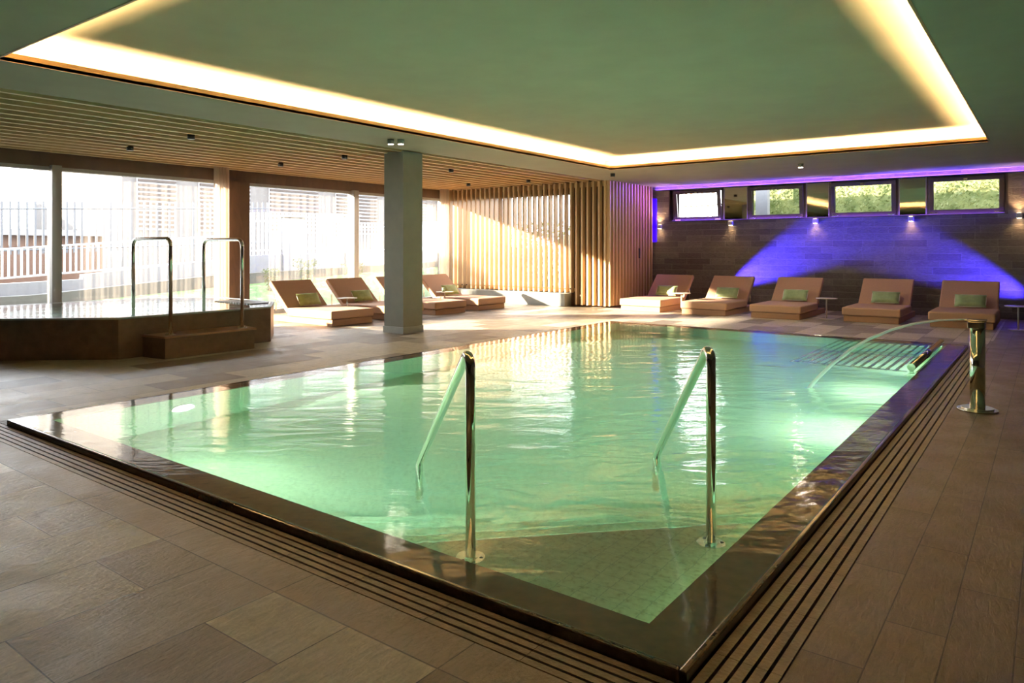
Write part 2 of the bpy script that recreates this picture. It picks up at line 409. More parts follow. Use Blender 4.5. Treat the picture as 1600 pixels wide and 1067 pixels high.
# pool basin: walls, steps, ledge and rim
g = empty('swimming_pool', (-3.8, 7.1, 0))
tag(g, 'large rectangular swimming pool with green water and dark stone rim', 'pool')
iv = Matrix.Translation((3.8, -7.1, 0))
def pbuild(mb, name, m, bevel=0, parent=None):
    o = mb.build(name, m, parent or g, bevel)
    if (parent or g) is g: o.matrix_parent_inverse = iv
    return o
lx0, lx1, ly0, ly1 = PX0 + .2, PX1 - .215, PY0 + .205, PY1 - .2
PD = -1.05
b = MB()
b.box(lx0 - .2, lx0, ly0 - .2, ly1 + .2, PD - .1, -.03); b.box(lx1, lx1 + .2, ly0 - .2, ly1 + .2, PD - .1, -.03)
b.box(lx0, lx1, ly0 - .2, ly0, PD - .1, -.03); b.box(lx0, lx1, ly1, ly1 + .2, PD - .1, -.03)
b.box(lx0, lx1, ly0, ly1, PD - .1, PD)
pbuild(b, 'basin', M['mosaic'])
# diagonal corner steps (edges on Y - X = const)
for i, (dd, zz) in enumerate(((5.02, -.14), (5.40, -.32), (5.78, -.50), (6.16, -.67), (6.54, -.86))):
    s = MB(); A = (lx1 - .002, ly0 + .002)
    s.prism([A, (lx1 - .002, lx1 - .002 + dd), (ly0 + .002 - dd, ly0 + .002)], PD, zz)
    pbuild(s, 'step', M['mosaic'], .008)
b = MB(); z0, z1 = -.03, .012
b.box(PX0, lx0, PY0, PY1, z0, z1); b.box(lx1, PX1, PY0, PY1, z0, z1)
b.box(lx0, lx1, PY0, ly0, z0, z1); b.box(lx0, lx1, ly1, PY1, z0, z1)
pbuild(b, 'ledge', M['ledge'])
b = MB(); w = .028; h = WZ + .0015
b.box(PX0 - w, PX0, PY0 - w, PY1 + w, -.07, h); b.box(PX1, PX1 + w, PY0 - w, PY1 + w, -.07, h)
b.box(PX0, PX1, PY0 - w, PY0, -.07, h); b.box(PX0, PX1, PY1, PY1 + w, -.07, h)
pbuild(b, 'rim', M['rim'], .008)
b = MB(); b.box(PX0 + .001, PX1 - .001, PY0 + .001, PY1 - .001, PD - .05, WZ)
pbuild(b, 'water', M['water'])
# underwater lamps in the pool walls
def pool_lamp(x, y, z, nx, ny, p):
    l = MB(); l.cyl((0, 0, 0), .11, .02, 24)
    o = l.build('underwater_lamp', M['steel_flange'], g)
    q = Vector((nx, ny, 0)).to_track_quat('Z', 'Y')
    o.matrix_parent_inverse = iv; o.location = (x, y, z); o.rotation_euler = q.to_euler()
    d = bpy.data.lights.new('underwater_light', 'AREA'); d.shape = 'DISK'; d.size = .2; d.energy = p; d.color = (.93, 1, .86)
    lo = bpy.data.objects.new('underwater_light', d); COL.objects.link(lo)
    lo.location = (x + nx * .04, y + ny * .04, z); lo.rotation_euler = Vector((-nx, -ny, -.0)).to_track_quat('Z', 'Y').to_euler()
PW = 29
for x in (-3.7, -4.9): pool_lamp(x, ly0, -.75, 0, 1, PW * .75)
for y in (6.9, 8.7, 10.5): pool_lamp(lx1, y, -.75, -1, 0, PW * .5)

pool_lamp(lx0, 3.5, -.42, 1, 0, 2)
for y in (5.4, 7.6, 9.8):  # added spots with dummy housings, to brighten the middle of the pool
    MB().box(lx0 + .001, lx0 + .02, y - .03, y + .03, -.53, -.47).build('underwater_lamp', M['mosaic'], g).matrix_parent_inverse = iv
    d = bpy.data.lights.new('underwater_fill', 'SPOT'); d.energy = 520; d.spot_size = 2.3; d.spot_blend = 1; d.shadow_soft_size = .03; d.color = (.97, 1, .85)
    lo = bpy.data.objects.new('underwater_fill', d); COL.objects.link(lo); lo.location = (lx0 + .05, y, -.5); lo.rotation_euler = Vector((-1, .15, .25)).to_track_quat('Z', 'Y').to_euler()
d = bpy.data.lights.new('underwater_fill', 'SPOT'); d.energy = 1100; d.spot_size = .55; d.spot_blend = .8; d.shadow_soft_size = .03; d.color = (1, 1, .8)  # added narrow spot without housing, brightens the corner platform
lo = bpy.data.objects.new('underwater_fill', d); COL.objects.link(lo); lo.location = (lx0 + .05, 3.2, -.20)
lo.rotation_euler = (-(Vector((-1.6, 3.1, -.10)) - lo.location)).to_track_quat('Z', 'Y').to_euler()
# drainage channels and slotted grilles
def grille(name, label, rects, along):
    """rects: (a0,a1) across, (b0,b1) along"""
    e = empty(name, (0, 0, 0)); tag(e, label, 'drain grille', 'slotted drain grilles around the pool')
    (a0, a1), (b0, b1) = rects
    n = 5; pitch = (a1 - a0) / n; c = MB(); s = MB()
    if along == 'y': c.box(a0, a1, b0, b1, -.12, -.055)
    else: c.box(b0, b1, a0, a1, -.12, -.055)
    for i in range(n):
        p0, p1 = a0 + i * pitch + .006, a0 + (i + 1) * pitch - .006
        t = b0; L_ = .45
        while t < b1 - .001:
            t1 = min(t + L_, b1)
            if along == 'y': s.box(p0, p1, t + .001, t1 - .001, -.05, 0)
            else: s.box(t + .001, t1 - .001, p0, p1, -.05, 0)
            t = t1
    c.build('channel', M['channel'], e); s.build('bars', M['gridbar'], e)
grille('drain_grille', 'slotted stone drain grille between the pool and the metal water spout', ((PX1 + w, gx), (gy, 12.25)), 'y')
grille('drain_grille', 'slotted stone drain grille between the pool and the large stone floor tiles in front', ((gy, PY0 - w), (PX0 - w - .2, PX1 + w)), 'x')
grille('drain_grille', 'slotted stone drain grille along the pool edge by the square column', ((PX0 - w - .21, PX0 - w), (PY0 - w, 12.25)), 'y')
grille('drain_grille', 'slotted stone drain grille along the pool end by the slate wall', ((PY1 + w, 12.26), (PX0 - w, PX1 + w)), 'x')

# ------------------------------------------------------------------ pool handrails
def round_end(p): return p
def pool_rail(post, leg, label):
    e = empty('pool_handrail', (post[0], post[1], -.14)); tag(e, label, 'handrail', 'curved handrails at the pool steps')
    P, Q = Vector(post), Vector(leg); d = (Q - P); d.normalize()
    top = .99
    pts = fillet([(0, 0, 0), (0, 0, 1.02), (d.x * .06, d.y * .06, 1.045), ((Q - P).x, (Q - P).y, .18), ((Q - P).x, (Q - P).y, -.50)], [.10, .08, .02], 10)
    MB().tube(pts, .0235, 20).build('rail_tube', M['steel'], e)
    f = MB().cyl((0, 0, .001), .068, .008, 32); f.cyl((0, 0, .008), .034, .012, 24)
    fo = f.build('flange', M['steel_flange'], e)
    for a in range(3):
        t = a * 2 * PI / 3 + .5
        MB().cyl((.052 * math.cos(t), .052 * math.sin(t), .009), .009, .006, 8).build('screw', M['black_metal'], fo)
    return e
pool_rail((-1.324, 3.389), (-2.081, 4.368), 'curved steel pool handrail nearer the slotted grille that leads to the metal water spout')
pool_rail((-2.162, 2.571), (-3.21, 3.313), 'curved steel pool handrail nearer the large stone tiles in front of the pool')

# ------------------------------------------------------------------ water spout (jet)
jx, jy = -.51, 7.43
e = empty('water_spout', (jx, jy, 0)); tag(e, 'polished steel swan-neck water spout standing on the deck beside the pool', 'water spout')
s = MB().cyl((0, 0, .02), .058, .70, 36); s.build('post', M['steel'], e)
s = MB().cyl((0, 0, 0), .155, .016, 40); s.cyl((0, 0, .014), .125, .014, 40); s.build('base_plate', M['steel_flange'], e)
s = MB()
s.extr([(-.075, -.06), (.07, -.06), (.07, .06), (-.075, .06)], 'x', 0, .001)
s = MB().box(-.07, .06, -.065, .065, .715, .775); s.build('head', M['steel'], e, .006)
s = MB(); s.extr([(-.09, .772), (.065, .776), (.075, .788), (-.09, .786)], 'y', -.068, .068); s.build('nozzle', M['steel'], e, .003)
# arc of water leaving the nozzle
pts = [(-.59, .786), (-.80, .765), (-1.0, .722), (-1.18, .655), (-1.36, .56), (-1.52, .445), (-1.68, .30), (-1.82, .145), (-1.93, .0)]
hw = [.062, .055, .046, .038, .030, .027, .025, .024, .03]; th = [.005, .008, .010, .012, .014, .015, .016, .017, .018]
me = MB(); ring = 10
fine = []
for i in range(len(pts) - 1):
    for k in range(4):
        t = k / 4; fine.append([pts[i][0] * (1 - t) + pts[i + 1][0] * t, pts[i][1] * (1 - t) + pts[i + 1][1] * t, hw[i] * (1 - t) + hw[i + 1] * t, th[i] * (1 - t) + th[i + 1] * t])
fine.append([*pts[-1], hw[-1], th[-1]])
vs = []; fs = []
for i, (x, z, ww, tt) in enumerate(fine):
    x0, z0_ = fine[max(0, i - 1)][:2]; x1, z1_ = fine[min(len(fine) - 1, i + 1)][:2]
    dx, dz = x1 - x0, z1_ - z0_; ll = math.hypot(dx, dz); nx, nz = -dz / ll, dx / ll
    for k in range(ring):
        a = 2 * PI * k / ring; cy = math.cos(a) * ww; cn = math.sin(a) * tt * (1 + .15 * random.random())
        vs.append((x + nx * cn, jy + cy, z + nz * cn))
for i in range(len(fine) - 1):
    for k in range(ring):
        l = (k + 1) % ring; fs.append((i * ring + k, i * ring + l, (i + 1) * ring + l, (i + 1) * ring + k))
fs.append(tuple(range(ring))); fs.append(tuple((len(fine) - 1) * ring + k for k in range(ring)))
me.add(vs, fs, True)
o = me.build('water_jet', M['jet']); tag(o, 'arc of water falling from the steel spout into the pool', 'water jet')

# ------------------------------------------------------------------ underwater massage bench and bubble rail
e = empty('massage_bench', (-1.9, 10.4, -.1)); tag(e, 'slatted metal massage bench just under the water at the far pool corner', 'pool bench')
x = -2.55
while x < -1.33:
    s = MB().cyl((x + 1.9, -1.3, .03), .022, 2.75, 10, axis='y'); s.build('tube', M['steel'], e); x += .095
for yy in (-1.2, 0, 1.3): MB().box(-.68, .6, yy - .03, yy + .03, -.04, .01).build('support', M['steel_flange'], e)
s = MB(); s.tube([(.66, -1.35, .19), (.66, 1.35, .19)], .042, 18); s.build('grab_rail', M['steel'], e)
for yy in (-1.3, 0, 1.3):
    s = MB().box(.64, .68, yy - .02, yy + .02, -.02, .17); s.build('bracket', M['steel_flange'], e)
s = MB().box(.70, .715, -1.32, 1.32, -.25, .12); s.build('side_panel', M['steel_flange'], e)

# ------------------------------------------------------------------ whirlpool
def poly(pts, z0, z1, name, m, parent, bevel=0):
    return MB().prism(pts, z0, z1).build(name, m, parent, bevel)
JH = .53
out = [(-9.47, 4.34), (-9.46, 6.56), (-10.3, 7.2), (-12.0, 7.3), (-12.95, 6.5), (-12.95, 4.2), (-12.2, 3.3), (-10.65, 3.3)]
cx = sum(p[0] for p in out) / 8; cy = sum(p[1] for p in out) / 8
def inset(d):
    r = []
    for (x, y) in out:
        v = Vector((cx - x, cy - y)); l = v.length; r.append((x + v.x / l * d, y + v.y / l * d))
    return r
jg = empty('whirlpool', (cx, cy, 0)); tag(jg, 'raised octagonal whirlpool tub clad in dark brown stone by the windows', 'whirlpool')
ji = Matrix.Translation((-cx, -cy, 0))
def jb(o): o.matrix_parent_inverse = ji; return o
def ringwall(a, b_, z0, z1, name, m, bevel=0):
    n = len(a); mb = MB()
    vs = [(*p, z0) for p in a] + [(*p, z1) for p in a] + [(*p, z0) for p in b_] + [(*p, z1) for p in b_]
    fs = []
    for i in range(n):
        j = (i + 1) % n
        fs += [(i, j, n + j, n + i), (2 * n + j, 2 * n + i, 3 * n + i, 3 * n + j), (n + i, n + j, 3 * n + j, 3 * n + i), (j, i, 2 * n + i, 2 * n + j)]
    mb.add(vs, fs); return jb(mb.build(name, m, jg, bevel))
ringwall(out, inset(.16), 0, JH - .025, 'tub_wall', M['brownstone'])
ringwall(inset(-.012), inset(.05), JH - .025, JH, 'rim', M['plinth'], .004)
ringwall(inset(.05), inset(.30), JH - .03, JH - .012, 'overflow_ledge', M['plinth'])
jb(poly(inset(.17), .02, .06, 'tub_floor', M['mosaic'], jg))
jb(poly(inset(.052), .065, JH - .002, 'water', M['water'], jg))
s = MB()
for i in range(14):
    x = -11.1 + i * .075; s.box(x, x + .045, 6.62, 6.95, JH - .001, JH + .012)
jb(s.build('overflow_grate', M['alu'], jg))
l = bpy.data.lights.new('whirlpool_light', 'AREA'); l.shape = 'DISK'; l.size = .2; l.energy = 14; l.color = (.8, 1, .95)
lo = bpy.data.objects.new('whirlpool_light', l); COL.objects.link(lo); lo.location = (cx, cy, .1); lo.rotation_euler = (PI, 0, 0)
# entry step
e = empty('entry_step', (-9.3, 5.35, 0)); tag(e, 'low brown stone step in front of the whirlpool tub', 'step')
MB().prism([(.31, -.66), (.31, .62), (-.14, .72), (-.14, -.72)], 0, .265).build('step_block', M['brownstone'], e)
MB().prism([(.33, -.68), (.33, .64), (-.14, .74), (-.14, -.74)], .265, .29).build('step_top', simple('rust_brown_stone', (.28, .15, .085), .45), e, .004)
def tub_rail(y, label):
    e = empty('tub_handrail', (-9.12, y, .29)); tag(e, label, 'handrail', 'upright handrails at the whirlpool')
    pts = fillet([(0, 0, 0), (0, 0, 1.245), (-.99, 0, 1.245), (-.99, 0, -.20)], .1, 10)
    MB().tube(pts, .0245, 18).build('rail_tube', M['steel'], e)
    f = MB().cyl((0, 0, 0), .062, .01, 28).build('flange', M['steel_flange'], e)
    for a in range(3):
        t = a * 2 * PI / 3
        MB().cyl((.048 * math.cos(t), .048 * math.sin(t), .01), .009, .012, 8).build('bolt', M['steel'], f)
tub_rail(4.83, 'upside-down-U steel handrail at the stepped end nearer the tub corner')
tub_rail(5.86, 'upside-down-U steel handrail at the step, in front of the brown window pier')

# ------------------------------------------------------------------ column
e = empty('square_column', (-8.76, 8.66, 0)); tag(e, 'square olive-grey column rising from the deck to the ceiling', 'column')
MB().box(-.225, .225, -.225, .225, .0, CZ).build('shaft', M['column'], e)
MB().box(-.24, .24, -.24, .24, 0, .11).build('skirting', M['plinth'], e, .003)

# ------------------------------------------------------------------ walls and ceiling
# stone wall with the window band
BX0, BX1, BZ0, BZ1 = -7.93, -.68, 2.1, 2.965
s = MB(); s.box(-8.5, 3.2, YS, YS + .3, 0, BZ0); s.box(-8.5, 3.2, YS, YS + .3, BZ1, CZ + .3)
s.box(-8.5, BX0, YS, YS + .3, BZ0, BZ1); s.box(BX1, 3.2, YS, YS + .3, BZ0, BZ1)
struct(s.build('wall_end', M['stone']))
s = MB(); s.box(3.0, 3.2, -2.6, YS + .3, 0, CZ + .3); struct(s.build('wall_side', M['plaster_wall']))
s = MB(); s.box(XW - .2, 3.2, -2.8, -2.6, 0, CZ + .3); struct(s.build('wall_rear', M['plaster_wall']))
# window wall: pieces
s = MB(); s.box(XW - .2, XW, -2.6, 3.0, 0, CZ + .25); s.box(XW - .2, XW, 3.0, 15.2, 2.78, CZ + .25); s.box(XW - .2, XW, 14.82, 15.2, 0, 2.78)
s.box(XW - .22, XW + .12, 8.17, 8.74, 0, 2.78)
struct(s.build('wall_window', M['wood_dark']))
s = MB(); s.box(XW + .0, XW + .03, 3.0, 14.9, 2.78, CZ); struct(s.build('trim_1', M['wood_dark']))
# soffit with the recess hole
RX0, RX1, RY0, RY1 = -7.2, -.75, 2.3, 13.0
s = MB(); t = .25
s.box(-8.47, RX0 - .28, -2.6, YS, CZ, CZ + t); s.box(RX1 + .28, 3.2, -2.6, YS, CZ, CZ + t)
s.box(RX0 - .28, RX1 + .28, -2.6, RY0 - .28, CZ, CZ + t); s.box(RX0 - .28, RX1 + .28, RY1 + .28, YS, CZ, CZ + t)
# shelf of the cove
s.box(RX0 - .28, RX0, RY0 - .28, RY1 + .28, CZ, CZ + .03); s.box(RX1, RX1 + .28, RY0 - .28, RY1 + .28, CZ, CZ + .03)
s.box(RX0, RX1, RY0 - .28, RY0, CZ, CZ + .03); s.box(RX0, RX1, RY1, RY1 + .28, CZ, CZ + .03)
s.box(RX0 - .28, RX1 + .28, RY0 - .28, RY1 + .28, RZ, RZ + .06)
struct(s.build('ceiling', M['plaster']))
# upstand lip in warm wood tone
s = MB(); tt = .02; hz = CZ + .075
s.box(RX0 - tt, RX0, RY0 - tt, RY1 + tt, CZ - .004, hz); s.box(RX1, RX1 + tt, RY0 - tt, RY1 + tt, CZ - .004, hz)
s.box(RX0, RX1, RY0 - tt, RY0, CZ - .004, hz); s.box(RX0, RX1, RY1, RY1 + tt, CZ - .004, hz)
struct(s.build('trim_2', simple('copper_brown_trim', (.42, .24, .11), .5)))
# led strips lying on the shelf
def led(name, x, y, sx, sy, power, label):
    o = MB().box(x - sx / 2, x + sx / 2, y - sy / 2, y + sy / 2, CZ + .03, CZ + .042).build(name, M['table'])
    tag(o, label, 'light strip', 'warm light strips hidden in the ceiling cove')
    d = bpy.data.lights.new('cove_light', 'AREA'); d.shape = 'RECTANGLE'; d.size = sx; d.size_y = sy; d.energy = power; d.color = (1, .62, .27)
    lo = bpy.data.objects.new('cove_light', d); COL.objects.link(lo); lo.location = (x, y, CZ + .046); lo.rotation_euler = (PI, 0, 0)
EP = 72.
lab = 'warm strip light in the ceiling cove over the '
led('strip_light', RX0 - .12, (RY0 + RY1) / 2, .05, RY1 - RY0, EP * (RY1 - RY0), lab + 'pool side facing the windows')
led('strip_light', RX1 + .12, (RY0 + RY1) / 2, .05, RY1 - RY0, EP * (RY1 - RY0), lab + 'slotted grille and water spout')
led('strip_light', (RX0 + RX1) / 2, RY0 - .12, RX1 - RX0, .05, EP * (RX1 - RX0), lab + 'pool end with the handrails')
led('strip_light', (RX0 + RX1) / 2, RY1 + .12, RX1 - RX0, .05, EP * (RX1 - RX0), lab + 'pool end before the slate wall')
# slatted timber ceiling
s = MB(); s.box(XW, -8.47, -2.6, 15.2, CZ + .19, CZ + .24); struct(s.build('ceiling_backing', M['felt']))
e = empty('slatted_ceiling', (-11, 7, CZ)); tag(e, 'oak slat ceiling between the windows and the plastered pool ceiling', 'slatted ceiling')
x = -8.60; first = None
while x > XW + .05:
    if first is None:
        first = MB().box(-.026, .026, -9.6, 8.0, -.015, .12).build('slat', M['slat_ceiling'], e)
        o = first
    else:
        o = first.copy(); COL.objects.link(o)
    o.location = (x + 11, 0, 0); x -= .3355
e['group'] = 'oak slat panels'
# partition with vertical slats
YP = 14.95
e = empty('slatted_screen', (-10.9, YP, 0)); tag(e, 'vertical oak slat screen before the bright glazing at the end of the windows', 'slatted screen', 'oak slat panels')
x = -8.44; first = None; k = 0
lows = {}
while x > XW + .02:
    low = k < 6
    if low not in lows:
        lows[low] = MB().box(-.024, .024, 0, .13, .05 if low else .335, CZ).build('slat', M['slat'], e); o = lows[low]
    else:
        o = lows[low].copy(); COL.objects.link(o)
    o.location = (x + 10.9, 0, 0)
    if not low:
        q = MB().cyl((0, -.006, .43), .02, .01, 10, axis='y').build('cap', M['black_metal'], o) if k == 6 else capo.copy()
        if k == 6: capo = q
        else: COL.objects.link(q); q.parent = o
    x -= .158; k += 1
MB().box(-2.55, 2.5, .125, .15, CZ - .12, CZ).build('top_rail', M['slat'], e)
MB().box(-2.55, 1.6, .125, .15, .36, .44).build('bottom_rail', M['slat'], e)
# return wall with slats
e = empty('slatted_screen', (-8.35, 16.2, 0)); tag(e, 'vertical oak slat wall lit purple, turning towards the slate wall', 'slatted screen', 'oak slat panels')
MB().box(-.165, -.10, -1.06, 1.19, 0.05, CZ).build('backing_panel', M['wood_dark'], e)
y = 15.02; first = None
while y < YS - .10:
    if first is None: first = MB().box(-.10, .03, -.024, .024, .05, CZ).build('slat', M['slat'], e); o = first
    else: o = first.copy(); COL.objects.link(o)
    o.location = (0, y - 16.2, 0); y += .158
hd = MB().box(.03, .055, .26, .32, 1.17, 1.42).build('handle', M['black_metal'], e, .008)
s = MB(); s.box(-8.65, -8.52, 15.12, YS, 0, CZ + .2); s.box(-9.36, -8.5, 15.15, 15.25, 0, CZ + .2); s.box(XW, -9.36, 15.12, 15.25, 2.80, CZ + .2); s.box(XW, -9.36, 15.12, 15.25, 0, .3)
struct(s.build('wall_screen', M['wood_dark']))
e = empty('window', (0, 0, 0)); e.name = 'window_6'; struct(e)
s = MB()
for x in (XW + .05, -11.45, -9.42): s.box(x - .04, x + .04, 15.16, 15.22, .3, 2.8)
s.box(XW, -9.36, 15.16, 15.22, .3, .36); s.box(XW, -9.36, 15.16, 15.22, 2.74, 2.8)
s.build('window_frame', M['frame'], e)
MB().box(XW, -9.36, 15.185, 15.195, .36, 2.74).build('pane', M['glass'], e)
o = MB().box(XW + .1, -9.46, 14.80, 15.11, 0, .315).build('stone_plinth', M['plinth'], None, .006); tag(o, 'low pale stone plinth under the bright slat screen', 'plinth')

# ------------------------------------------------------------------ big windows
def big_window(n, y0, y1, frame_m):
    e = empty('window_%d' % n, (XW, (y0 + y1) / 2, 0)); struct(e)
    h = (y1 - y0) / 2; s = MB(); a = .05
    s.box(-.12, .02, -h, -h + a, 0, 2.78); s.box(-.12, .02, h - a, h, 0, 2.78); s.box(-.12, .02, -h + a, h - a, 2.72, 2.78); s.box(-.12, .02, -h + a, h - a, 0, .10)
    s.build('window_frame', frame_m, e)
    MB().box(-.07, -.06, -h + a, h - a, .1, 2.72).build('pane', M['glass'], e)
big_window(1, 3.0, 5.11, M['alu']); big_window(2, 5.11, 8.17, M['alu']); big_window(3, 8.74, 11.6, M['alu']); big_window(4, 11.6, 14.82, M['alu'])
# mullion posts in front of the frames
for y, lb in ((5.11, 'slim grey window post behind the whirlpool tub'), (11.6, 'slim grey window post behind the loungers')):
    o = MB().box(XW + .02, XW + .14, y - .075, y + .075, 0, 2.80).build('window_post', M['alu'], None, .004); tag(o, lb, 'window post')
# sheer curtains, hung in folds
def curtain(name, y0, y1, amp, period, m, label, x=-13.22):
    n = int((y1 - y0) / .012); vs = []; fs = []
    ph = random.random() * 6
    for i in range(n + 1):
        y = y0 + (y1 - y0) * i / n
        xx = x + amp * math.sin(2 * PI * y / period + ph) + amp * .5 * math.sin(2 * PI * y / (period * .43) + 1.3 * ph)
        vs += [(xx, y, .02), (xx, y, CZ + .02)]
    for i in range(n): fs.append((2 * i, 2 * i + 2, 2 * i + 3, 2 * i + 1))
    o = MB().add(vs, fs, True).build(name, m); tag(o, label, 'curtain'); return o
curtain('sheer_curtain', 3.05, 4.98, .018, .22, M['sheer'], 'sheer white curtain across the window beyond the whirlpool water, cut by the picture edge')
curtain('sheer_curtain', 5.0, 7.88, .018, .22, M['sheer'], 'sheer white curtain across the wide window behind the whirlpool handrails')
curtain('sheer_curtain', 8.8, 11.4, .018, .22, M['sheer'], 'sheer white curtain between the brown pier and the window post behind the loungers')
curtain('sheer_curtain', 11.45, 14.5, .018, .22, M['sheer'], 'sheer white curtain behind the square column and the last lounger')
curtain('gathered_curtain', 7.86, 8.2, .035, .075, M['sheer_thick'], 'bunched sheer curtain glowing orange beside the brown window pier')
curtain('gathered_curtain', 14.45, 14.78, .035, .075, M['sheer_thick'], 'bunched sheer curtain at the corner beside the slat screen')

# ------------------------------------------------------------------ high tilt windows in the slate wall
s = MB(); fr = .03
s.box(BX0, BX1, YS - .01, YS + .16, BZ1 - fr, BZ1); s.box(BX0, BX1, YS - .01, YS + .16, BZ0, BZ0 + fr)
s.box(BX0, BX0 + fr, YS - .01, YS + .16, BZ0 + fr, BZ1 - fr); s.box(BX1 - fr, BX1, YS - .01, YS + .16, BZ0 + fr, BZ1 - fr)
struct(s.build('trim_3', M['frame']))
WN = [(-7.78, -6.52, 9), (-5.86, -4.57, 6.5), (-4.0, -2.66, 5), (-2.07, -.73, 1)]
for i, (a, c, tilt) in enumerate(WN):
    e = empty('window_%d' % (7 + i), (0, 0, 0)); struct(e)
    s = MB(); w_ = .035
    s.box(a - .03, a + w_ - .03, YS + .02, YS + .14, BZ0 + fr, BZ1 - fr); s.box(c - w_ + .03, c + .03, YS + .02, YS + .14, BZ0 + fr, BZ1 - fr)
    s.box(a - .16, a + .07, YS + .15, YS + .19, BZ0, BZ1); s.box(c - .07, c + .09, YS + .15, YS + .19, BZ0, BZ1); s.box(a - .1, c + .1, YS + .15, YS + .19, BZ1 - .10, BZ1 + .02); s.box(a - .1, c + .1, YS + .15, YS + .19, BZ0 - .02, BZ0 + .09)
    s.build('window_frame', M['frame'], e)
    sa = empty('sash_pivot'); COL.objects.unlink(sa); bpy.data.objects.remove(sa)
    q = MB(); fw = .085; W = c - a - .03; H = .755
    q.box(0, W, -.03, .03, 0, fw); q.box(0, W, -.03, .03, H - fw, H); q.box(0, fw, -.03, .03, fw, H - fw); q.box(W - fw, W, -.03, .03, fw, H - fw)
    so = q.build('sash', M['frame'], e, .006); so.location = (a + .015, YS + .03, BZ0 + fr + .004); so.rotation_euler = (math.radians(tilt), 0, 0)
    MB().box(fw, W - fw, -.006, .006, fw, H - fw).build('pane', M['glass'], so)
    MB().box(W / 2 - .035, W / 2 + .035, -.055, -.03, H - .07, H - .035).build('handle', M['steel_flange'], so)
    MB().box(.02, .16, -.036, -.03, .01, .03).build('hinge', M['steel_flange'], so); MB().box(W - .16, W - .02, -.036, -.03, .01, .03).build('hinge', M['steel_flange'], so)
    if tilt > 2:
        MB().tube([(a + .0, YS + .0, 2.33), (a + .01, YS + .12, 2.2)], .006, 8).build('stay_arm', M['steel'], e)
for i, (a, c) in enumerate(((-6.49, -5.89), (-4.54, -4.03), (-2.63, -2.10))):
    e = empty('mirror_panel', (0, 0, 0)); tag(e, ['mirror-like pane between the two high windows nearest the slat wall', 'mirror-like pane between the second and third high windows from the slat wall', 'mirror-like pane beside the high window furthest from the slat wall'][i], 'mirror panel', 'mirror panes between the high windows')
    MB().box(a + .02, c - .02, YS + .05, YS + .06, BZ0 + fr, BZ1 - fr).build('mirror', M['mirror'], e)
    q = MB(); q.box(a, a + .02, YS + .03, YS + .08, BZ0 + fr, BZ1 - fr); q.box(c - .02, c, YS + .03, YS + .08, BZ0 + fr, BZ1 - fr); q.build('edge_strip', M['alu'], e)
# sconces
for i, (x, z) in enumerate(((-8.16, 1.98), (-6.28, 2.03), (-4.31, 2.04), (-2.38, 2.04), (-.50, 2.06))):
    pl = ['on the slate between the slat wall and first high window', 'under the mirror pane nearest the slat wall', 'under the middle mirror pane', 'under the mirror pane beside the largest clear window', 'beyond the high windows at the picture edge'][i]
    e = empty('wall_sconce', (x, YS, z)); tag(e, 'small square wall light ' + pl, 'wall light', 'wall lights in a row on the slate wall')
    MB().box(-.05, .05, -.11, -.0, -.05, .05).build('housing', M['sconce'], e, .003)
    MB().box(-.035, .035, -.09, -.02, .05, .052).build('lens', M['sconce_glow'], e); MB().box(-.035, .035, -.09, -.02, -.052, -.05).build('lens', M['sconce_glow'], e)
    for up in (1, -1):
        d = bpy.data.lights.new('sconce_light', 'SPOT'); d.energy = (20 if i in (0, 4) else 7) if up > 0 else 5; d.color = (1, .60, .26); d.spot_size = 1.9; d.spot_blend = .7; d.shadow_soft_size = .02
        lo = bpy.data.objects.new('sconce_light', d); COL.objects.link(lo); lo.location = (x, YS - .075, z + up * .06); lo.rotation_euler = (PI if up > 0 else 0, 0, 0)
# purple light line between wall and ceiling
o = MB().box(-8.3, 3.0, YS - .10, YS - .004, BZ1 - .05, BZ1 - .025).build('strip_light', M['black_metal']); tag(o, 'thin purple light strip along the top of the slate wall', 'light strip')
d = bpy.data.lights.new('purple_line', 'AREA'); d.shape = 'RECTANGLE'; d.size = 11.2; d.size_y = .03; d.energy = 95; d.color = (.22, .08, 1)
lo = bpy.data.objects.new('purple_line', d); COL.objects.link(lo); lo.location = (-2.65, YS - .11, BZ1 - .02); lo.rotation_euler = (PI - math.radians(62), 0, 0)
o = MB().box(BX0 + .05, BX1 - .05, YS - .035, YS - .011, BZ0 + .0, BZ0 + .018).build('strip_light', M['black_metal']); tag(o, 'thin added purple strip under the high windows that widens the ceiling glow', 'light strip')
d = bpy.data.lights.new('purple_sill_fill', 'AREA'); d.shape = 'RECTANGLE'; d.size = 7.1; d.size_y = .02; d.energy = 15; d.color = (.24, .09, 1)  # added sill light, spreads the purple further over the ceiling
lo = bpy.data.objects.new('purple_sill_fill', d); COL.objects.link(lo); lo.location = (-4.3, YS - .05, BZ0 + .022); lo.rotation_euler = (PI - math.radians(20), 0, 0)
d = bpy.data.lights.new('purple_corner_fill', 'SPOT'); d.energy = 110; d.color = (.36, .12, 1); d.spot_size = 2.0; d.spot_blend = 1; d.shadow_soft_size = .05  # added spot without a fixture, tints the slat return purple
lo = bpy.data.objects.new('purple_corner_fill', d); COL.objects.link(lo); lo.location = (-7.5, YS - .16, BZ1 - .03); lo.rotation_euler = (-(Vector((-8.35, 16.3, 2.2)) - lo.location)).to_track_quat('Z', 'Y').to_euler()
# blue upright light bar in the corner
o = MB().box(-8.39, -8.26, YS - .05, YS, 1.58, 2.72).build('light_bar', M['blue_led'], None, .01); tag(o, 'upright deep blue light bar in the corner beside the slat wall', 'light bar')
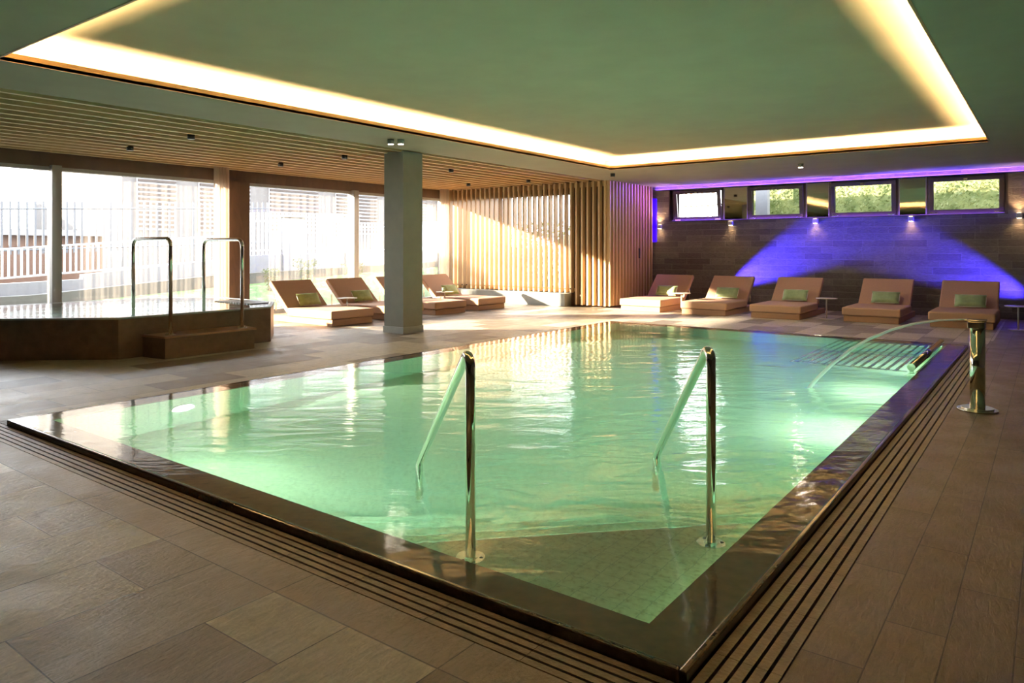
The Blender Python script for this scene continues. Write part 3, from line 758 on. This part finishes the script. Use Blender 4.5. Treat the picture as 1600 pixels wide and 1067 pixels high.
# blue spot lamps on the floor that graze the slate
def floor_spot(x, y, tx, tz, e_, label, size, ty=YS):
    ee = empty('floor_spotlight', (x, y, 0)); tag(ee, label, 'spotlight', 'blue floor spotlights at the slate wall')
    MB().cyl((0, 0, 0), .06, .02, 20).build('base', M['black_metal'], ee)
    D = Vector((tx - x, ty - y, tz - .16)).normalized()
    MB().tube([(0, 0, .02), (0, 0, .12)], .012, 8).build('stem', M['black_metal'], ee)
    c = MB(); c.tube([Vector((0, 0, .16)) - D * .07, Vector((0, 0, .16)) + D * .05], .045, 18); c.build('lamp_head', M['black_metal'], ee)
    d = bpy.data.lights.new('blue_spot', 'SPOT'); d.energy = e_; d.color = (.055, .035, 1); d.spot_size = size; d.spot_blend = .8; d.shadow_soft_size = .03
    lo = bpy.data.objects.new('blue_spot', d); COL.objects.link(lo); lo.location = Vector((x, y, .16)) + D * .06
    lo.rotation_euler = (-D).to_track_quat('Z', 'Y').to_euler()
floor_spot(-6.95, 17.12, -4.4, 1.52, 4200, 'black floor spotlight throwing a blue beam from behind the two loungers nearest the slat wall', .52, YS + .05)
floor_spot(.35, 17.1, -2.2, 1.3, 2600, 'black floor spotlight throwing blue light across the slate behind the last side table', .52, YS + .05)

# ------------------------------------------------------------------ downlights
def downlight(x, y, z, lit, label, grp, power=60):
    e = empty('downlight', (x, y, z)); tag(e, label, 'downlight', grp)
    MB().cyl((0, 0, -.07), .05, .07, 24).build('housing', M['black_metal'] if not lit else M['alu'], e)
    MB().cyl((0, 0, -.074), .038, .004, 24).build('lens', M['lamp'] if lit else M['lamp_off'], e)
    if lit:
        d = bpy.data.lights.new('downlight_lamp', 'SPOT'); d.energy = power; d.color = (1, .82, .60); d.spot_size = 2.9; d.spot_blend = .9; d.shadow_soft_size = .04
        lo = bpy.data.objects.new('downlight_lamp', d); COL.objects.link(lo); lo.location = (x, y, z - .09)
downlight(-7.83, 7.48, CZ, True, 'brightly lit round ceiling light above the square column', 'plaster ceiling lights', 5)
downlight(-7.70, 7.56, CZ, True, 'dimmer round ceiling light touching the brilliant one above the column', 'plaster ceiling lights', 2)
downlight(-3.815, 14.285, CZ, True, 'brightly lit round ceiling light before the slate wall', 'plaster ceiling lights', 50)
downlight(-7.53, 13.69, CZ, False, 'small unlit ceiling light at the corner of the slat screen', 'plaster ceiling lights')
for i, (x, y) in enumerate(((-9.73, 5.45), (-11.62, 5.5), (-9.75, 8.23), (-11.6, 8.26), (-9.72, 10.95), (-11.6, 11.0), (-9.76, 13.7), (-11.5, 13.6))):
    pl = 'in the pool-side slat row' if i % 2 == 0 else 'in the window-side slat row'
    wh = ['over the whirlpool', 'just before the column', 'just past the column', 'by the slat screen'][i // 2]
    downlight(x, y, CZ - .0, False, 'dark ceiling spotlight %s, %s' % (pl, wh), 'dark spotlights in the slat ceiling')

# ------------------------------------------------------------------ loungers
def pillow_mesh(w, d, t, n=12):
    mb = MB(); vs = []; fs = []
    for side in (1, -1):
        for i in range(n + 1):
            for j in range(n + 1):
                u = -1 + 2 * i / n; v = -1 + 2 * j / n
                k = max(0, (1 - u ** 4)) ** .5 * max(0, (1 - v ** 4)) ** .5
                pin = 1 - .06 * (1 - u * u) ; pin2 = 1 - .05 * (1 - v * v)
                x = u * w / 2 * (1 - .05 * (1 - v * v)) ; y = v * d / 2 * (1 - .07 * (1 - u * u))
                vs.append((x, y, side * t / 2 * k * (1 + .06 * math.sin(7 * u + 3 * v))))
    m = (n + 1) ** 2
    for sdx in range(2):
        for i in range(n):
            for j in range(n):
                a = sdx * m + i * (n + 1) + j; f_ = (a, a + n + 1, a + n + 2, a + 1)
                fs.append(f_ if sdx == 0 else f_[::-1])
    mb.add(vs, fs, True); return mb
def make_lounger():
    """foot end at local y = 0, head towards +y, width along x (centred)"""
    e = empty('lounger'); W = 1.02
    MB().box(-W / 2 + .03, W / 2 - .03, .02, 2.02, 0, .115).build('base', M['fabric_base'], e, .01)
    MB().box(-W / 2, W / 2, 0, 1.31, .12, .275).build('seat_mattress', M['fabric'], e, .03, seg=3)
    b_ = MB().box(-W / 2 + .03, W / 2 - .03, 0, .80, -.045, .05).build('backrest', M['fabric'], e, .022, seg=3)
    b_.location = (0, 1.33, .20); b_.rotation_euler = (math.radians(43), 0, 0)
    for sx in (-1, 1): MB().tube([(sx * .4, .62, -.05), (sx * .4, .35, -.33)], .012, 8).build('support_strut', M['steel'], b_)
    MB().box(-W / 2 + .05, W / 2 - .05, .03, .77, -.055, -.047).build('back_frame', M['linen'], b_)
    return e
def make_pillow(m):
    o = pillow_mesh(.52, .27, .13).build('lumbar_pillow', m); return o
index_kids()
LP = make_lounger(); index_kids()
used = [False]
def place_lounger(x, y, rz, label, group):
    o = LP if not used[0] else copy_tree(LP)
    used[0] = True; o.location = (x, y, 0); o.rotation_euler = (0, 0, rz); tag(o, label, 'lounger', group); return o
P0 = make_pillow(M['green']); P1 = make_pillow(M['green_r']); pu = [False, False]
pip = {}
for P_, nm in ((P0, 0), (P1, 1)):
    pts = [(.26 * .97 * math.copysign(abs(math.cos(a)) ** .35, math.cos(a)), .135 * .95 * math.copysign(abs(math.sin(a)) ** .35, math.sin(a)), 0) for a in [2 * PI * k / 40 for k in range(41)]]
    MB().tube(pts, .006, 6).build('piping', M['linen'], P_)
index_kids()
def place_pillow(px_, py_, rz, which, label, group, dx=0):
    src = (P0, P1)[which]; o = src if not pu[which] else copy_tree(src); pu[which] = True
    o.rotation_mode = 'XYZ'
    R_ = Matrix.Rotation(rz, 4, 'Z') @ Matrix.Translation((dx, 1.315, .415)) @ Matrix.Rotation(math.radians(58), 4, 'X')
    Mx = Matrix.Translation((px_, py_, 0)) @ R_
    o.location = Mx.to_translation(); o.rotation_euler = Mx.to_euler()
    tag(o, label, 'pillow', group)
# by the windows: heads towards -X
wl = [('tan lounger by the window nearest the whirlpool, its whole side sunlit', 8.96), ('tan lounger by the window, second from the whirlpool', 10.33),
      ('tan lounger mostly hidden behind the square column', 11.69), ('greyish lounger by the window nearest the slat screen', 13.12)]
wp = ['olive green pillow on the lounger nearest the whirlpool', 'olive green pillow on the second lounger from the whirlpool', 'olive green pillow on the lounger behind the square column', 'olive green pillow on the lounger beside the slat screen plinth']
for (lb, y), pl in zip(wl, wp):
    place_lounger(-10.36, y, PI / 2, lb, 'loungers by the windows'); place_pillow(-10.36, y, PI / 2, 0, pl, 'olive green lounger pillows')
rl = [(-7.36, 14.62), (-5.90, 14.64), (-4.43, 14.70), (-2.74, 15.02), (-1.27, 14.92)]
rn = ['half-hidden in shadow beside the purple slat wall', 'with a fully sunlit foot end before the blue beam', 'in the middle of the row at the slate wall', 'next to the round table, fourth from the slat wall', 'behind the metal water spout']
for (x, y), nm in zip(rl, rn):
    place_lounger(x, y, 0, 'brown lounger ' + nm, 'loungers along the slate wall'); place_pillow(x, y, 0, 1, 'sage green pillow on the lounger ' + nm, 'sage green lounger pillows', .04)

# side tables
def make_table():
    e = empty('side_table')
    MB().cyl((0, 0, .405), .20, .012, 40).build('table_top', M['table'], e, .003)
    MB().cyl((0, 0, .01), .014, .396, 16).build('stem', M['table'], e)
    MB().cyl((0, 0, 0), .15, .012, 36).build('foot', M['table'], e)
    return e
T = make_table(); index_kids()
for i, (x, y, lb) in enumerate(((-6.62, 15.2, 'small round pedestal table between the two loungers nearest the slat wall'), (-3.60, 15.35, 'small round pedestal table between the third and fourth slate-wall loungers'),
        (-.45, 15.2, 'small round pedestal table beyond the lounger behind the spout'), (-11.35, 9.645, 'small round pedestal table between the two window loungers nearest the whirlpool'), (-11.2, 12.40, 'small round pedestal table beside the lounger by the slat screen'))):
    o = T if i == 0 else copy_tree(T); o.location = (x, y, 0); tag(o, lb, 'side table', 'round pedestal side tables')
# cup on the table near the slat screen
o = MB().cyl((-11.22, 12.38, .417), .035, .09, 20).build('tumbler', M['green_r']); tag(o, 'small green tumbler on the table by the slat screen', 'tumbler')

# ------------------------------------------------------------------ outside
s = MB(); s.add([(-13.65, -4, -.05), (-13.65, 40, -.05), (-16.6, -4, .12), (-16.6, 5, .18), (-16.6, 10, .45), (-16.6, 16, .75), (-16.6, 40, 1.3), (-13.65, 5, -.05), (-13.65, 10, .0), (-13.65, 16, .1)],
                [(0, 2, 3, 7), (7, 3, 4, 8), (8, 4, 5, 9), (9, 5, 6, 1)]); struct(s.build('lawn', M['lawn']))['kind'] = 'structure'
s = MB(); s.box(-60, -16.6, -30, 70, -.3, .12); s.box(-16.6, 40, 15.5, 70, -.3, -.05); struct(s.build('ground_outside', M['soil']))
# unseen fin wall added outside, keeps the low sun off the tub
s = MB(); s.box(-16.1, -13.65, 2.7, 2.95, -.2, 3.6); struct(s.build('wall_sunblock', M['white_plaster']))
s = MB(); s.box(-17.6, -17.4, 1.4, 1.6, -.2, .2)
# retaining wall: lower beige course and white parapet, stepping up with the slope
def wall_prof(name, x0, x1, pts, m):
    """pts: (y, zbottom, ztop)"""
    mb = MB(); n = len(pts)
    vs = [(x0, y, zb) for y, zb, zt in pts] + [(x0, y, zt) for y, zb, zt in pts] + [(x1, y, zb) for y, zb, zt in pts] + [(x1, y, zt) for y, zb, zt in pts]
    fs = []
    for i in range(n - 1):
        fs += [(i, i + 1, n + i + 1, n + i), (2 * n + i, 3 * n + i, 3 * n + i + 1, 2 * n + i + 1), (n + i, n + i + 1, 3 * n + i + 1, 3 * n + i)]
    fs += [(0, n, 3 * n, 2 * n), (n - 1, 3 * n - 1, 4 * n - 1, 2 * n - 1)]
    return mb.add(vs, fs).build(name, m)
o = wall_prof('retaining_wall', -16.9, -16.6, [(2, -.1, .40), (6, -.1, .46), (10, .1, .75), (30, .2, 1.3)], simple('beige_concrete', (.11, .098, .08), .85)); struct(o)
o = wall_prof('parapet_wall', -17.1, -16.9, [(2, 0, .60), (7, 0, .74), (7.01, 0, .84), (10.6, .2, 1.16), (10.61, .2, 1.22), (30, .4, 1.6)], M['white_plaster']); struct(o)
def fence(name, label, x, y0, y1, zb, zt, pitch, pw, m, rails):
    e = empty(name, (x, (y0 + y1) / 2, 0)); tag(e, label, 'fence')
    n = min(100, int((y1 - y0) / pitch)); yc = (y0 + y1) / 2; first = None
    for i in range(n):
        y = y0 + (i + .5) * (y1 - y0) / n
        b0, t0 = zb(y), zt(y)
        if first is None:
            first = MB().box(-.012, .012, -pw / 2, pw / 2, 0, 1).build('picket', m, e); o = first
        else: o = first.copy(); COL.objects.link(o)
        o.location = (0, y - yc, b0); o.scale = (1, 1, t0 - b0)
    for k, fr_ in enumerate(rails):
        mb = MB(); z = lambda y: zb(y) + (zt(y) - zb(y)) * fr_
        mb.tube([(0, y0 - yc, z(y0)), (0, y1 - yc, z(y1))], .022, 6); mb.build('fence_rail', m, e)
lin = lambda a, b_, ya, yb: (lambda y: a + (b_ - a) * (y - ya) / (yb - ya))
fence('picket_fence', 'low white picket fence on the parapet beyond the whirlpool', -17.0, 3.5, 10.3, lin(.66, 1.1, 3.5, 10.3), lin(1.27, 1.75, 3.5, 10.3), .115, .034, M['fence_white'], (.02, .97))
fence('picket_fence', 'tall pale grey picket fence standing behind the low white one', -19.5, 4.5, 13.5, lin(1.2, 1.5, 4.5, 13.5), lin(2.42, 2.85, 4.5, 13.5), .17, .05, M['fence_grey'], (.08, .86))
fence('picket_fence', 'tall white picket fence on the wall outside the loungers', -17.0, 10.95, 14.3, lin(1.2, 1.3, 10.9, 14.3), lin(2.36, 2.46, 10.9, 14.3), .125, .06, M['fence_white'], (.12, .8))
fence('picket_fence', 'far white picket fence seen past the square column', -17.0, 14.8, 22, lin(1.25, 1.45, 14.8, 22), lin(2.2, 2.5, 14.8, 22), .14, .05, M['fence_white'], (.1, .85))
for y0, y1, zt_, lb in ((10.35, 10.9, 1.95, 'white gate pillar where the low fence meets the tall one'), (12.1, 12.75, 2.28, 'square white pillar standing in the tall white fence'), (14.3, 14.8, 2.38, 'white end pillar of the tall fence near the window post')):
    e = empty('gate_pillar', (-16.98, (y0 + y1) / 2, 0)); tag(e, lb, 'pillar', 'white pillars in the garden fence'); h = (y1 - y0) / 2
    MB().box(-.14, .14, -h, h, .3, zt_).build('shaft', M['white_plaster'], e); MB().box(-.18, .18, -h - .04, h + .04, zt_, zt_ + .06).build('cap', M['white_plaster'], e)
# timber shed and neighbouring houses
e = empty('timber_shed', (-22, 6, 0)); tag(e, 'brown timber shed behind the grey fence', 'shed')
MB().box(-1, 1, -3, 3.2, 0, 1.75).build('wall', M['facade_brown'], e); MB().box(-1.2, 1.2, -3.3, 3.5, 1.75, 1.9).build('roof', M['white_plaster'], e)
def house(loc, w, d, h, label, wins, m):
    e = empty('house', loc); tag(e, label, 'house')
    MB().box(-d, 0, -w / 2, w / 2, 0, h).build('wall', m, e)
    MB().box(-d - .4, .5, -w / 2 - .4, w / 2 + .4, h, h + .25).build('roof', M['white_plaster'], e)
    for (y, z, ww, hh) in wins:
        f_ = MB().box(0.0, .05, y, y + ww, z, z + hh).build('window', M['white_plaster'], e)
        MB().box(.05, .055, y + .06, y + ww - .06, z + .06, z + hh - .06).build('pane', M['glassdark'], f_)
        sh = MB(); k = z + .1
        while k < z + hh - .06: sh.box(.07, .12, y + .04, y + ww - .04, k, k + .09); k += .17
        sh.build('shutter', M['shutter'], f_)
    return e
house((-27, 19, 0), 13, 8, 7.5, 'pale neighbouring house with brown louvred shutters beyond the white fence', [(-6, 2.1, 1.5, 2.2), (-3.6, 2.1, 2.3, 2.2), (-.4, 2.1, 2.6, 2.2), (3.2, 2.1, 2.6, 2.2)], M['facade'])
house((-30, 34, 0), 12, 8, 7.5, 'neighbouring house with a tall louvred front seen past the square column', [(-5.5, 1.6, 3, 3.2), (-1.5, 1.6, 3, 3.2), (2.4, 1.6, 3, 3.2)], M['facade'])
house((-36, 7, 0), 8, 8, 3.5, 'low white house beyond the grey fence near the picture edge', [(-2.6, 1.6, 2.2, 1.5)], M['white_plaster'])
def leaves(name, n, fn, size, m):
    vs = []; fs = []
    for i in range(n):
        c = Vector(fn()); a = Vector((random.gauss(0, 1), random.gauss(0, 1), random.gauss(0, 1))).normalized()
        u = a.orthogonal().normalized() ; v = a.cross(u); s_ = size * (.6 + .8 * random.random()); o = len(vs)
        vs += [c - u * s_, c + v * s_ * .45, c + u * s_, c - v * s_ * .45]; fs.append((o, o + 1, o + 2, o + 3))
    return MB().add(vs, fs).build(name, m)
for i, (x, y, h, r) in enumerate(((-15.6, 11.9, .95, .38), (-15.4, 13.3, .8, .35), (-15.7, 15.2, .9, .4), (-15.7, 10.9, .7, .25))):
    def fn(x=x, y=y, h=h, r=r):
        t = random.random(); a = random.random() * 2 * PI; q = r * (t ** .6) * random.random() ** .5
        return (x + q * math.cos(a), y + q * math.sin(a), .2 + t * h)
    e = empty('wild_shrub', (x, y, .2)); tag(e, 'loose pale green shrub on the lawn ' + ['before the square white pillar', 'between the white pillar and the window post', 'outside the window past the column', 'just past the brown window pier'][i], 'shrub', 'wild shrubs on the lawn')
    o = leaves('foliage', 420, fn, .035, M['leaf_pale']); o.parent = e; o.matrix_parent_inverse = Matrix.Translation((-x, -y, -.2))
    st = MB()
    for k in range(6):
        a = random.random() * 6.28; st.tube([(0, 0, 0), (math.cos(a) * r * .6, math.sin(a) * r * .6, h * .95)], .005, 5)
    st.build('stems', M['leaf_pale'], e)
# planting behind the slate wall
o = leaves('hedge', 16000, lambda: (lambda t: (-6.5 + 8 * t, random.uniform(18.9, 19.25), random.uniform(1.4, 4.4)))(random.random()), .035, M['leaf'])
tag(o, 'light green hedge seen through the high windows', 'hedge')
MB().box(-6.45, 1.5, 19.27, 19.6, 1.0, 4.4).build('inner_foliage', leaf_mat('hedge_inner', (.13, .17, .06), (.36, .38, .18)), o)
o = MB().box(-6.05, -5.75, 18.5, 18.7, 0, 4.5).build('light_post', M['white_plaster']); tag(o, 'pale upright post seen through the second high window', 'post')
s = MB(); s.box(-11.5, 3, 17.7, 19.6, 0, 1.8); struct(s.build('planting_bank', M['soil']))
o = leaves('hedge', 5000, lambda: (random.uniform(-15, -9), random.uniform(20, 20.8), random.uniform(0, 2.3)), .08, M['leaf_pale'])
tag(o, 'pale bushes glimpsed between the slats of the bright screen', 'hedge')

e = empty('board_fence', (-10.5, 24, 2.0)); tag(e, 'peach timber fence glimpsed through the high window nearest the slat wall', 'fence')
first = None
for i in range(30):
    if first is None: first = MB().box(-.05, .05, 0, .02, -2.3, 1.9).build('board', M['fence_peach'], e); o = first
    else: o = first.copy(); COL.objects.link(o)
    o.location = (-3 + i * .2, 0, 0)
for z in (.9, 1.5): MB().box(-3.1, 3.0, -.05, 0, z, z + .06).build('fence_rail', M['fence_grey'], e)
# ------------------------------------------------------------------ light
wld = bpy.data.worlds.new('sky'); sc.world = wld; wld.use_nodes = True
nt = wld.node_tree; bg = nt.nodes['Background']; 
tcw = N(nt, 'ShaderNodeTexCoord'); sx = N(nt, 'ShaderNodeSeparateXYZ'); L(nt, tcw.outputs['Generated'], sx.inputs[0])
L(nt, ramp(nt, sx.outputs['Z'], [(0.0, (1.0, .97, .93)), (.25, (.93, .96, 1.0)), (1, (.62, .76, 1.0))]), bg.inputs['Color'])
bg.inputs['Strength'].default_value = 9.5
sun = bpy.data.lights.new('sun', 'SUN'); sun.energy = 34.0; sun.angle = math.radians(1.2); sun.color = (1, .84, .62)
so = bpy.data.objects.new('sun', sun); COL.objects.link(so)
so.rotation_euler = Vector((-1, -.80, .32)).normalized().to_track_quat('Z', 'Y').to_euler()
def portal(loc, rot, a, b_):
    d = bpy.data.lights.new('portal', 'AREA'); d.shape = 'RECTANGLE'; d.size = a; d.size_y = b_; d.cycles.is_portal = True
    lo = bpy.data.objects.new('portal', d); COL.objects.link(lo); lo.location = loc; lo.rotation_euler = rot
portal((XW - .3, 8.9, 1.4), (0, -PI / 2, 0), 2.8, 11.9)

sc.view_settings.view_transform = 'Standard'; sc.view_settings.look = 'None'
sc.view_settings.gamma = 1; sc.view_settings.use_curve_mapping = False
sc.view_settings.exposure = 0.82
sc.cycles.max_bounces = 10; sc.cycles.transparent_max_bounces = 24; sc.cycles.transmission_bounces = 8
sc.cycles.diffuse_bounces = 5; sc.cycles.glossy_bounces = 5
sc.cycles.sample_clamp_indirect = 6; sc.cycles.use_denoising = True
sc.cycles.caustics_reflective = False; sc.cycles.caustics_refractive = True; sc.cycles.blur_glossy = .5
